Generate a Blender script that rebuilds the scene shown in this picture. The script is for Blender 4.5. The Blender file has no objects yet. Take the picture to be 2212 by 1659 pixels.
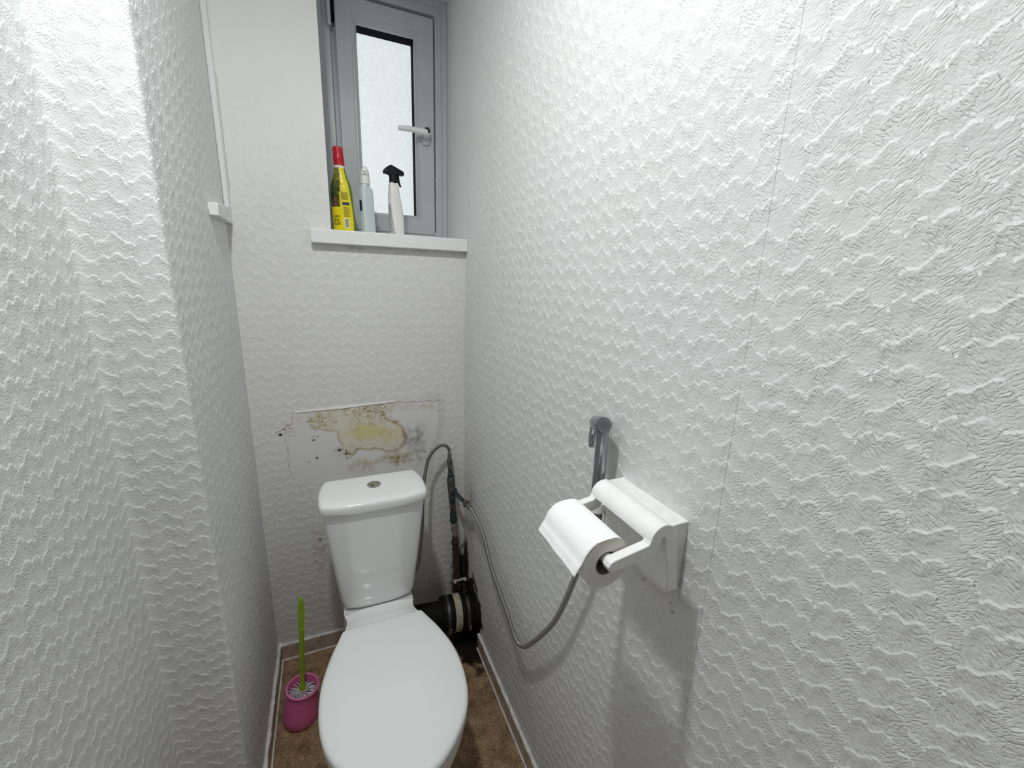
import bpy, bmesh, math, random
from math import sin, cos, pi, radians, exp, sqrt
from mathutils import Vector, Matrix, noise
random.seed(7)
S = bpy.context.scene
COL = S.collection

# ------------------------------------------------------------------ room numbers (metres)
FZ = -0.055          # floor
CZ = 2.55            # ceiling
RX = 0.487           # right wall
LX = -0.258          # pier / boxed part of the left wall
AX = -0.382          # nearer part of the left wall
PY = 0.97            # front face of the pier
BY = 1.565           # back wall
FY = -1.3           # wall behind the viewer
WY = 1.83            # window frame face
WX0, WZ0, WZ1 = 0.03, 1.552, 2.41

# ------------------------------------------------------------------ node helper
class NX:
    def __init__(s, nt): s.nt = nt
    def new(s, t, **kw):
        n = s.nt.nodes.new(t)
        for k, v in kw.items(): setattr(n, k, v)
        return n
    def link(s, a, b): s.nt.links.new(a, b)
    def m(s, op, a, b=None, c=None):
        n = s.new('ShaderNodeMath', operation=op)
        for i, v in enumerate((a, b, c)):
            if v is None: continue
            if isinstance(v, (int, float)): n.inputs[i].default_value = v
            else: s.link(v, n.inputs[i])
        return n.outputs[0]
    def vec(s, x, y, z=0.0):
        n = s.new('ShaderNodeCombineXYZ')
        for i, v in enumerate((x, y, z)):
            if isinstance(v, (int, float)): n.inputs[i].default_value = v
            else: s.link(v, n.inputs[i])
        return n.outputs[0]
    def ramp(s, fac, pts, interp='LINEAR'):
        n = s.new('ShaderNodeValToRGB'); cr = n.color_ramp; cr.interpolation = interp
        while len(cr.elements) > 1: cr.elements.remove(cr.elements[-1])
        first = True
        for p, c in pts:
            if isinstance(c, (int, float)): c = (c, c, c)
            e = cr.elements[0] if first else cr.elements.new(p)
            e.position = p; e.color = (c[0], c[1], c[2], 1); first = False
        s.link(fac, n.inputs[0]); return n.outputs[0]
    def noise(s, vec, scale, detail=2.0, rough=.5, dist=0.0, dim='3D'):
        n = s.new('ShaderNodeTexNoise'); n.noise_dimensions = dim; n.inputs['Scale'].default_value = scale
        n.inputs['Detail'].default_value = detail; n.inputs['Roughness'].default_value = rough
        n.inputs['Distortion'].default_value = dist
        if vec is not None: s.link(vec, n.inputs['Vector'])
        return n.outputs[0]
    def mix(s, fac, a, b, mode='MIX'):
        n = s.new('ShaderNodeMix', data_type='RGBA', blend_type=mode)
        if isinstance(fac, (int, float)): n.inputs[0].default_value = fac
        else: s.link(fac, n.inputs[0])
        for i, v in ((6, a), (7, b)):
            if isinstance(v, tuple): n.inputs[i].default_value = (*v[:3], 1)
            else: s.link(v, n.inputs[i])
        return n.outputs[2]

def base_mat(name):
    m = bpy.data.materials.new(name); m.use_nodes = True
    nt = m.node_tree; b = nt.nodes['Principled BSDF']
    return m, NX(nt), b

def mat(name, col, rough=.5, metal=0.0, coat=0.0, var=0.0, vscale=40, bump=0.0, bscale=200, spec=.5, col2=None):
    """procedural material: base colour broken up by noise, optional noise bump"""
    m, x, b = base_mat(name)
    b.inputs['Roughness'].default_value = rough; b.inputs['Metallic'].default_value = metal
    b.inputs['Coat Weight'].default_value = coat; b.inputs['Coat Roughness'].default_value = .08
    b.inputs['Specular IOR Level'].default_value = spec
    tc = x.new('ShaderNodeTexCoord').outputs['Object']
    if var or col2:
        c2 = col2 or tuple(max(0, c * (1 - var)) for c in col)
        f = x.ramp(x.noise(tc, vscale, 4, .6), [(.38, 0.0), (.66, 1.0)])
        x.link(x.mix(f, col, c2), b.inputs['Base Color'])
    else:
        b.inputs['Base Color'].default_value = (*col, 1)
    if bump:
        bn = x.new('ShaderNodeBump'); bn.inputs['Strength'].default_value = 1; bn.inputs['Distance'].default_value = bump
        x.link(x.noise(tc, bscale, 3), bn.inputs['Height']); x.link(bn.outputs[0], b.inputs['Normal'])
    return m

# ------------------------------------------------------------------ materials
def wallpaper():
    m, x, b = base_mat('embossed_wallpaper')
    p, row = .0556, .0667
    uvn = x.new('ShaderNodeUVMap'); sp = x.new('ShaderNodeSeparateXYZ'); x.link(uvn.outputs[0], sp.inputs[0])
    wn = x.new('ShaderNodeTexNoise'); wn.noise_dimensions = '2D'; wn.inputs['Scale'].default_value = 130; wn.inputs['Detail'].default_value = 1
    x.link(uvn.outputs[0], wn.inputs['Vector'])
    def warp(ch, k1, k2):
        s1 = x.new('ShaderNodeSeparateXYZ'); x.link(wn.outputs[1], s1.inputs[0])
        return x.m('MULTIPLY', x.m('SUBTRACT', s1.outputs[ch], .5), k1)
    u = x.m('ADD', sp.outputs[0], warp(0, .0032, 0))
    v = x.m('ADD', sp.outputs[1], warp(1, .0030, 0))
    i = x.m('FLOOR', x.m('ADD', x.m('DIVIDE', u, p), .5))
    dus = x.m('SUBTRACT', u, x.m('MULTIPLY', i, p))
    du = x.m('ABSOLUTE', dus)
    par = x.m('FLOORED_MODULO', i, 2.0)
    vv = x.m('SUBTRACT', v, x.m('MULTIPLY', par, row / 2))
    f = x.m('DIVIDE', du, .03)
    K = .022
    fa = x.ramp(f, [(a / .03, d / K) for a, d in ((0, 0), (.003, .0012), (.0135, .0135), (.016, .0146), (.0225, .0150), (.0255, .019), (.029, .0185))])
    fb = x.ramp(f, [(a / .03, d / K) for a, d in ((0, 0), (.004, .0010), (.011, .0085), (.0125, .0085), (.0175, .0042), (.021, .0046), (.0262, .011), (.029, .012))])
    def ridge(r, off):
        t = x.m('WRAP', x.m('ADD', x.m('SUBTRACT', vv, off), x.m('MULTIPLY', r, K)), row / 2, -row / 2)
        q = x.m('DIVIDE', t, .0019)
        lo_ = x.m('MINIMUM', x.m('DIVIDE', t, .0140), 0.0)
        q = x.m('ADD', x.m('MAXIMUM', q, 0.0), lo_)
        g = x.m('EXPONENT', x.m('MULTIPLY', x.m('MULTIPLY', q, q), -1.0))
        tail = x.m('EXPONENT', x.m('DIVIDE', x.m('MINIMUM', t, 0.0), .014))
        up = x.m('EXPONENT', x.m('MULTIPLY', x.m('MAXIMUM', t, 0.0), -420.0))
        return x.m('ADD', x.m('MULTIPLY', g, .65), x.m('MULTIPLY', x.m('MULTIPLY', tail, up), .35))
    rid = x.m('MAXIMUM', ridge(fa, 0.0), ridge(fb, row / 2))
    brk = x.ramp(x.noise(uvn.outputs[0], 45, 0, dim='2D'), [(.25, .7), (.6, 1.0)])
    rid = x.m('MULTIPLY', rid, brk)
    sg = x.m('SIGN', dus)
    b_ = x.m('ADD', u, x.m('MULTIPLY', sg, v)); a_ = x.m('SUBTRACT', u, x.m('MULTIPLY', sg, v))
    strokes = x.noise(x.vec(x.m('MULTIPLY', b_, 105), x.m('MULTIPLY', a_, 340)), 1.0, 1, .5, dim='2D')
    sm = x.ramp(x.noise(uvn.outputs[0], 38, 0, dim='2D'), [(.3, .3), (.6, 1.0)])
    strokes = x.m('MULTIPLY', x.ramp(strokes, [(.34, 0.0), (.52, 1.0)]), sm)
    pits = x.ramp(x.noise(uvn.outputs[0], 330, 1, dim='2D'), [(.3, 0.0), (.65, 1.0)])
    ff = x.new('ShaderNodeAttribute', attribute_name='flat').outputs[2]
    keep = x.m('SUBTRACT', 1.0, ff)
    h = x.m('ADD', x.m('MULTIPLY', rid, RIDGE), x.m('ADD', x.m('MULTIPLY', strokes, STROKE), x.m('MULTIPLY', pits, PITS)))
    h = x.m('ADD', x.m('MULTIPLY', h, keep), x.m('ADD', x.m('MULTIPLY', keep, .0012), x.m('MULTIPLY', x.noise(uvn.outputs[0], 120, 1, dim='2D'), .0004)))
    bn = x.new('ShaderNodeBump'); bn.inputs['Strength'].default_value = 1.0; bn.inputs['Distance'].default_value = 1.0
    x.link(h, bn.inputs['Height']); x.link(bn.outputs[0], b.inputs['Normal'])
    st = x.new('ShaderNodeAttribute', attribute_name='stain').outputs[0]
    blot = x.ramp(x.noise(uvn.outputs[0], 3.0, 3, .6, dim='2D'), [(.35, (.73, .733, .728)), (.7, (.71, .712, .70))])
    n = x.new('ShaderNodeMix', data_type='RGBA', blend_type='MULTIPLY'); n.inputs[0].default_value = 1
    inv = x.new('ShaderNodeInvert'); x.link(st, inv.inputs['Color'])
    x.link(blot, n.inputs[6]); x.link(inv.outputs[0], n.inputs[7]); x.link(n.outputs[2], b.inputs['Base Color'])
    b.inputs['Roughness'].default_value = .62; b.inputs['Specular IOR Level'].default_value = .3
    return m
RIDGE, STROKE, PITS = .0019, .00042, .00016
M = {}
M['paper'] = wallpaper()
M['ceil'] = mat('ceiling_paint', (.73, .735, .72), .7, var=.04, vscale=5, bump=.0004, bscale=80)
M['ceramic'] = mat('white_ceramic', (.86, .87, .86), .16, coat=.5, var=.02, vscale=6)
M['seatp'] = mat('white_plastic_seat', (.87, .89, .885), .2, coat=.4, var=.015, vscale=6)
M['upvc'] = mat('white_upvc', (.50, .525, .54), .33, var=.05, vscale=9)
M['sill'] = mat('sill_paint', (.80, .80, .79), .4, var=.05, vscale=14)
M['gasket'] = mat('black_gasket', (.004, .005, .009), .9, var=.3, spec=.1)
M['trim'] = mat('painted_trim', (.78, .78, .765), .5, var=.07, vscale=30, bump=.0006, bscale=90)
M['caulk'] = mat('rough_caulk', (.78, .77, .755), .6, var=.3, vscale=45, bump=.002, bscale=110)
M['skirt'] = mat('stained_skirting', (.50, .41, .34), .45, col2=(.33, .25, .19), vscale=25, bump=.0006, bscale=60)
M['white'] = mat('gloss_white_paint', (.86, .86, .845), .38, var=.05, vscale=40, bump=.0002, bscale=160)
M['whitechip'] = mat('chipped_white_paint', (.85, .85, .84), .5, col2=(.75, .745, .72), vscale=60, bump=.0015, bscale=70)
M['tissue'] = mat('toilet_tissue', (.90, .90, .895), .9, var=.02, vscale=200, bump=.0006, bscale=500)
M['tissue_side'] = mat('tissue_edge', (.82, .80, .74), .95, var=.05, vscale=300, bump=.0007, bscale=700)
M['card'] = mat('cardboard_core', (.22, .20, .18), .8, var=.2)
M['chrome'] = mat('chrome', (.36, .37, .39), .12, 1.0, var=.08, vscale=30)
M['dullsteel'] = mat('dull_steel', (.30, .30, .295), .34, 1.0, var=.25, vscale=120)
M['darkhole'] = mat('dark_hole', (.012, .012, .012), .7, var=.2)
M['pink'] = mat('pink_plastic', (.72, .15, .36), .33, var=.08, vscale=10)
M['pinkrim'] = mat('pink_plastic_rim', (.78, .20, .42), .3, var=.05)
M['green'] = mat('lime_plastic', (.28, .47, .015), .35, var=.08)
M['bristle'] = mat('white_bristle', (.72, .70, .72), .6, var=.15, vscale=120)
M['black'] = mat('black_plastic', (.005, .005, .006), .4, var=.3, spec=.3)
M['blackpipe'] = mat('sooty_black_pipe', (.004, .004, .004), .7, col2=(.012, .010, .009), vscale=60, bump=.001, bscale=90, spec=.15)
M['clamp'] = mat('grimy_steel_clamp', (.16, .15, .14), .35, 1.0, var=.5, vscale=90)
M['tape'] = mat('cream_band', (.47, .43, .32), .55, col2=(.30, .26, .18), vscale=50)
M['verdigris'] = mat('verdigris_brass', (.06, .08, .075), .55, .35, col2=(.10, .095, .085), vscale=70, bump=.0012, bscale=180)
M['verdark'] = mat('dark_green_brass', (.018, .036, .038), .5, .3, col2=(.04, .065, .062), vscale=90, bump=.001, bscale=200)
M['brass'] = mat('tarnished_brass', (.22, .19, .15), .4, .8, col2=(.09, .08, .07), vscale=90, bump=.0008, bscale=200)
M['rustpipe'] = mat('blackened_pipe', (.022, .014, .011), .8, col2=(.075, .04, .025), vscale=110, bump=.003, bscale=120)
M['flaky'] = mat('flaking_paint_pipe', (.33, .29, .25), .7, col2=(.09, .06, .045), vscale=80, bump=.002, bscale=120)
M['sprayface'] = mat('grey_spray_face', (.20, .205, .21), .35, .2, var=.1)
M['brightchrome'] = mat('bright_chrome', (.66, .66, .66), .14, 1.0, var=.06, vscale=30)
M['hall'] = mat('pale_hallway', (.45, .44, .42), .8, var=.2)
M['clip'] = mat('white_pipe_clip', (.62, .55, .48), .5, var=.3, vscale=150)
M['red'] = mat('red_cap', (.50, .008, .018), .3, var=.08)
M['bottlew'] = mat('white_bottle_plastic', (.80, .79, .76), .4, var=.05)
M['bottleg'] = mat('pale_blue_bottle', (.60, .68, .69), .32, var=.04)
M['ink'] = mat('label_ink', (.015, .015, .012), .5, var=.2)
M['navy'] = mat('navy_label_panel', (.02, .028, .075), .4, var=.2)
M['labelw'] = mat('label_white', (.78, .80, .80), .4, var=.04)

def carpet_floor():
    m, x, b = base_mat('mottled_cork_vinyl')
    tc = x.new('ShaderNodeTexCoord').outputs['Object']
    a = x.ramp(x.noise(tc, 22, 6, .7), [(.3, (.13, .078, .04)), (.5, (.34, .215, .115)), (.72, (.50, .34, .20))])
    s = x.ramp(x.noise(tc, 160, 3, .6), [(.4, .55), (.6, 1.0)])
    c = x.mix(1.0, a, s, 'MULTIPLY')
    st = x.new('ShaderNodeAttribute', attribute_name='stain').outputs[0]
    inv = x.new('ShaderNodeInvert'); x.link(st, inv.inputs['Color'])
    x.link(x.mix(1.0, c, inv.outputs[0], 'MULTIPLY'), b.inputs['Base Color'])
    b.inputs['Roughness'].default_value = .5
    return m
M['floor'] = carpet_floor()

def frosted():
    m, x, b = base_mat('obscure_glass')
    nt = m.node_tree; out = nt.nodes['Material Output']
    tc = x.new('ShaderNodeTexCoord').outputs['Object']
    tr = x.new('ShaderNodeBsdfTranslucent'); gl = x.new('ShaderNodeBsdfGlossy'); mx = x.new('ShaderNodeMixShader')
    c = x.ramp(x.noise(tc, 170, 4, .7), [(.32, (.80, .82, .82)), (.6, (.93, .95, .95))])
    x.link(c, tr.inputs[0]); gl.inputs['Roughness'].default_value = .25; mx.inputs[0].default_value = .06
    bn = x.new('ShaderNodeBump'); bn.inputs['Strength'].default_value = .6; bn.inputs['Distance'].default_value = .002
    x.link(x.noise(tc, 130, 3), bn.inputs['Height']); x.link(bn.outputs[0], tr.inputs['Normal']); x.link(bn.outputs[0], gl.inputs['Normal'])
    x.link(tr.outputs[0], mx.inputs[1]); x.link(gl.outputs[0], mx.inputs[2]); x.link(mx.outputs[0], out.inputs[0])
    return m
M['glass'] = frosted()

def hose_mat(name, col, rough):
    """ribbed metal hose: rings along the UV length"""
    m, x, b = base_mat(name)
    uv = x.new('ShaderNodeUVMap'); sp = x.new('ShaderNodeSeparateXYZ'); x.link(uv.outputs[0], sp.inputs[0])
    w = x.m('SINE', x.m('MULTIPLY', sp.outputs[1], 2 * pi / .0034))
    bn = x.new('ShaderNodeBump'); bn.inputs['Distance'].default_value = .0006; bn.inputs['Strength'].default_value = 1
    x.link(w, bn.inputs['Height']); x.link(bn.outputs[0], b.inputs['Normal'])
    x.link(x.ramp(w, [(0.0, tuple(c * .6 for c in col)), (.6, col)]), b.inputs['Base Color'])
    b.inputs['Metallic'].default_value = 1; b.inputs['Roughness'].default_value = rough
    return m
M['hose'] = hose_mat('ribbed_metal_hose', (.60, .60, .60), .28)
M['braid'] = hose_mat('braided_steel_hose', (.34, .32, .29), .38)

def attr_mat(name, rough):
    m, x, b = base_mat(name)
    a = x.new('ShaderNodeAttribute', attribute_name='print').outputs[0]
    tc = x.new('ShaderNodeTexCoord').outputs['Object']
    x.link(x.mix(1.0, a, x.ramp(x.noise(tc, 80, 3), [(.3, .88), (.6, 1.0)]), 'MULTIPLY'), b.inputs['Base Color'])
    b.inputs['Roughness'].default_value = rough
    return m
M['print'] = attr_mat('printed_sleeve', .3)

# ------------------------------------------------------------------ geometry helpers
class MB:
    """collects vertices, faces, uv; build() links ONE mesh object"""
    def __init__(s): s.v = []; s.f = []; s.uv = {}; s.mi = []
    def face(s, idx, uvs=None, mi=0):
        if uvs: s.uv[len(s.f)] = uvs
        s.f.append(tuple(idx)); s.mi.append(mi)
    def add(s, vs, fs, mi=0):
        o = len(s.v); s.v += [tuple(p) for p in vs]
        for f in fs: s.face([o + k for k in f], None, mi)
        return o
    def box(s, x0, x1, y0, y1, z0, z1, mi=0):
        vs = [(x, y, z) for z in (z0, z1) for y in (y0, y1) for x in (x0, x1)]
        s.add(vs, [(0, 2, 3, 1), (4, 5, 7, 6), (0, 1, 5, 4), (2, 6, 7, 3), (0, 4, 6, 2), (1, 3, 7, 5)], mi); return s
    def loft(s, rings, cap0=True, cap1=True, mi=0, closed=True):
        n = len(rings[0]); o = len(s.v)
        for r in rings: s.v += [tuple(p) for p in r]
        for j in range(len(rings) - 1):
            for k in range(n if closed else n - 1):
                a = o + j * n + k; b_ = o + j * n + (k + 1) % n
                s.face((a, b_, b_ + n, a + n), None, mi)
        if cap0: s.face([o + k for k in range(n)][::-1], None, mi)
        if cap1: s.face([o + (len(rings) - 1) * n + k for k in range(n)], None, mi)
        return s
    def prism(s, poly, axis, a, b_, mi=0):
        """poly: 2D points in the plane of the two other axes (in x,y,z order)"""
        def P(p, t):
            l = list(p); l.insert(axis, t); return tuple(l)
        return s.loft([[P(p, a) for p in poly], [P(p, b_) for p in poly]], mi=mi)
    def tube(s, pts, r, n=12, caps=True, uv=False, mi=0):
        pts = [Vector(p) for p in pts]; rs = r if isinstance(r, (list, tuple)) else [r] * len(pts)
        T = []
        for i in range(len(pts)):
            a = pts[max(i - 1, 0)]; b_ = pts[min(i + 1, len(pts) - 1)]; T.append((b_ - a).normalized())
        up = Vector((0, 0, 1)) if abs(T[0].z) < .9 else Vector((1, 0, 0))
        N = (up - T[0] * up.dot(T[0])).normalized(); o = len(s.v); L = 0; Ls = []
        for i, p in enumerate(pts):
            if i: L += (p - pts[i - 1]).length
            Ls.append(L)
            N = (N - T[i] * N.dot(T[i])).normalized(); B = T[i].cross(N)
            for k in range(n):
                a = 2 * pi * k / n; q = p + (N * cos(a) + B * sin(a)) * rs[i]; s.v.append(tuple(q))
        for i in range(len(pts) - 1):
            for k in range(n):
                a = o + i * n + k; b_ = o + i * n + (k + 1) % n
                s.face((a, b_, b_ + n, a + n), [(k / n, Ls[i]), ((k + 1) / n, Ls[i]), ((k + 1) / n, Ls[i + 1]), (k / n, Ls[i + 1])] if uv else None, mi)
        if caps:
            s.face([o + k for k in range(n)][::-1], None, mi); s.face([o + (len(pts) - 1) * n + k for k in range(n)], None, mi)
        return s
    def lathe(s, prof, c, axis=(0, 0, 1), n=28, caps=True, mi=0):
        """prof: (radius, height along axis)"""
        ax = Vector(axis).normalized(); up = Vector((1, 0, 0)) if abs(ax.x) < .9 else Vector((0, 1, 0))
        N = (up - ax * up.dot(ax)).normalized(); B = ax.cross(N); c = Vector(c)
        rings = [[c + ax * h + (N * cos(2 * pi * k / n) + B * sin(2 * pi * k / n)) * max(r, 1e-5) for k in range(n)] for r, h in prof]
        return s.loft(rings, caps, caps, mi)
    def build(s, name, m, parent=None, smooth=True, bevel=0.0, seg=2, ang=35, sub=0):
        me = bpy.data.meshes.new(name); me.from_pydata(s.v, [], s.f)
        for k in (m if isinstance(m, (list, tuple)) else [m]): me.materials.append(k)
        if s.uv:
            ul = me.uv_layers.new(name='UVMap')
            for pi_, uvs in s.uv.items():
                for li, u in zip(me.polygons[pi_].loop_indices, uvs): ul.data[li].uv = u
        for p, k in zip(me.polygons, s.mi): p.material_index = k
        bm = bmesh.new(); bm.from_mesh(me); bmesh.ops.recalc_face_normals(bm, faces=bm.faces); bm.to_mesh(me); bm.free()
        o = bpy.data.objects.new(name, me); COL.objects.link(o)
        if smooth:
            for p in me.polygons: p.use_smooth = True
            me.set_sharp_from_angle(angle=radians(ang))
        if bevel:
            md = o.modifiers.new('bevel', 'BEVEL'); md.width = bevel; md.segments = seg; md.limit_method = 'ANGLE'; md.angle_limit = radians(30); md.harden_normals = False
        if sub:
            md = o.modifiers.new('sub', 'SUBSURF'); md.levels = sub; md.render_levels = sub
        if parent:
            o.parent = parent
            o.matrix_parent_inverse = Matrix.Translation(parent.location).inverted()
        return o

def spline(pts, n=10):
    """Catmull-Rom through 3D/2D points"""
    P = [Vector(p) for p in pts]; P = [P[0] * 2 - P[1]] + P + [P[-1] * 2 - P[-2]]; out = []
    for i in range(1, len(P) - 2):
        a, b_, c, d = P[i - 1], P[i], P[i + 1], P[i + 2]
        for k in range(n):
            t = k / n
            out.append(.5 * ((2 * b_) + (c - a) * t + (2 * a - 5 * b_ + 4 * c - d) * t * t + (3 * b_ - a - 3 * c + d) * t ** 3))
    out.append(P[-2]); return out

def interp(tab, t):
    if t <= tab[0][0]: return tab[0][1]
    for (a, va), (b_, vb) in zip(tab, tab[1:]):
        if t <= b_: return va + (vb - va) * (t - a) / (b_ - a)
    return tab[-1][1]

def thing(name, label, cat, loc, group=None):
    o = bpy.data.objects.new(name, None); COL.objects.link(o); o.location = loc; o.empty_display_size = .05
    o['label'] = label; o['category'] = cat
    if group: o['group'] = group
    return o
def struct(o, label=None):
    o['kind'] = 'structure'
    if label: o['label'] = label
    return o
def inpoly(x, y, poly):
    c = False; n = len(poly)
    for i in range(n):
        x0, y0 = poly[i]; x1, y1 = poly[i - 1]
        if (y0 > y) != (y1 > y) and x < (x1 - x0) * (y - y0) / (y1 - y0) + x0: c = not c
    return c
def dline(x, y, pl, closed=False):
    d = 9.0; n = len(pl)
    for i in range(0 if closed else 1, n):
        x0, y0 = pl[i - 1]; x1, y1 = pl[i]; vx, vy = x1 - x0, y1 - y0
        t = max(0, min(1, ((x - x0) * vx + (y - y0) * vy) / (vx * vx + vy * vy + 1e-12)))
        d = min(d, math.hypot(x - x0 - t * vx, y - y0 - t * vy))
    return d
def nz(x, y, s, o=0): return noise.noise(Vector((x * s + o, y * s - o, o * .37)))
def fbm(x, y, s, o=0): return noise.fractal(Vector((x * s + o, y * s, o)), 1.0, 2.0, 4)
def sstep(a, b_, x):
    t = max(0, min(1, (x - a) / (b_ - a))); return t * t * (3 - 2 * t)
def frange(a, b_, st):
    n = max(1, int(round((b_ - a) / st))); return [a + (b_ - a) * k / n for k in range(n + 1)]
def lines(*segs):
    out = []
    for a, b_, st in segs: out += frange(a, b_, st)
    out = sorted(out); r = [out[0]]
    for v in out[1:]:
        if v - r[-1] > 1e-5: r.append(v)
    return r

def wall(name, us, vs, pos, uvo, attr=None, hole=None, flip=False):
    """grid wall: pos(u,v) -> xyz; uv in metres, offset so the paper pattern lands where it is in the room"""
    mb = MB(); nu = len(us)
    for v in vs:
        for u in us: mb.v.append(pos(u, v))
    for j in range(len(vs) - 1):
        for i in range(nu - 1):
            if hole and hole((us[i] + us[i + 1]) / 2, (vs[j] + vs[j + 1]) / 2): continue
            a = j * nu + i
            q = [(a, us[i], vs[j]), (a + 1, us[i + 1], vs[j]), (a + 1 + nu, us[i + 1], vs[j + 1]), (a + nu, us[i], vs[j + 1])]
            if flip: q = q[::-1]
            mb.face([t[0] for t in q], [(t[1] - uvo[0], t[2] - uvo[1]) for t in q])
    me = bpy.data.meshes.new(name); me.from_pydata(mb.v, [], mb.f); me.materials.append(M['paper'])
    ul = me.uv_layers.new(name='UVMap')
    for pi_, uvs in mb.uv.items():
        for li, u in zip(me.polygons[pi_].loop_indices, uvs): ul.data[li].uv = u
    if attr:
        me.color_attributes.new('stain', 'FLOAT_COLOR', 'POINT'); me.attributes.new('flat', 'FLOAT', 'POINT')
        ca = me.color_attributes['stain']; fa = me.attributes['flat']; k = 0
        for v in vs:
            for u in us:
                (r, g, b_), fl = attr(u, v)
                ca.data[k].color = (1 - r, 1 - g, 1 - b_, 1); fa.data[k].value = fl; k += 1
    for p in me.polygons: p.use_smooth = True
    o = bpy.data.objects.new(name, me); COL.objects.link(o)
    return struct(o)

def mul(a, b_, t=1.0): return tuple(x * (1 + (y - 1) * t) for x, y in zip(a, b_))

# ------------------------------------------------------------------ WALLS
OUT = [(-.1312, .9437), (-.061, .946), (.057, .9497), (.1702, .9504), (.2109, .9522), (.3818, .9435), (.3835, .8763), (.376, .797), (.3506, .7524), (.3385, .6961), (.3374, .6176), (.0717, .6343), (-.0433, .6702), (-.0804, .6743), (-.1419, .6805), (-.1567, .7178), (-.1587, .7696), (-.1566, .8366), (-.168, .8525), (-.183, .8564), (-.1937, .8692), (-.1579, .8903), (-.1552, .9023), (-.1436, .8969), (-.1346, .9225)]
CREAM = [(-.0539, .9453), (.0869, .9372), (.1692, .9243), (.1842, .8898), (.2205, .8658), (.2364, .8322), (.2482, .7986), (.252, .7795), (.2087, .7574), (.1668, .7539), (.1389, .7738), (.0792, .784), (.0629, .7728), (.0467, .7617), (.0244, .7781), (.0189, .8141), (.0064, .859), (-.0302, .8675), (-.0793, .8898), (-.0884, .9116)]
RIM = [(.0983, .9331), (.1494, .9297), (.169, .9178), (.1842, .8898), (.2205, .8658), (.2364, .8322), (.2482, .7986), (.252, .7795), (.2087, .7574), (.1668, .7539), (.1389, .7751), (.087, .7821), (.0587, .7667), (.0239, .7693)]
RIM2 = [(.0244, .7781), (.0189, .8141), (.0064, .859), (-.0302, .8675), (-.0793, .8898)]
HOLES = [(-.1753, .867, .0055), (-.0673, .7648, .0042), (.0087, .7847, .0052), (-.0744, .8345, .003), (-.0591, .8454, .0028), (.0035, .895, .002), (-.094, .754, .002), (-.0803, .4336, .003)]
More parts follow.
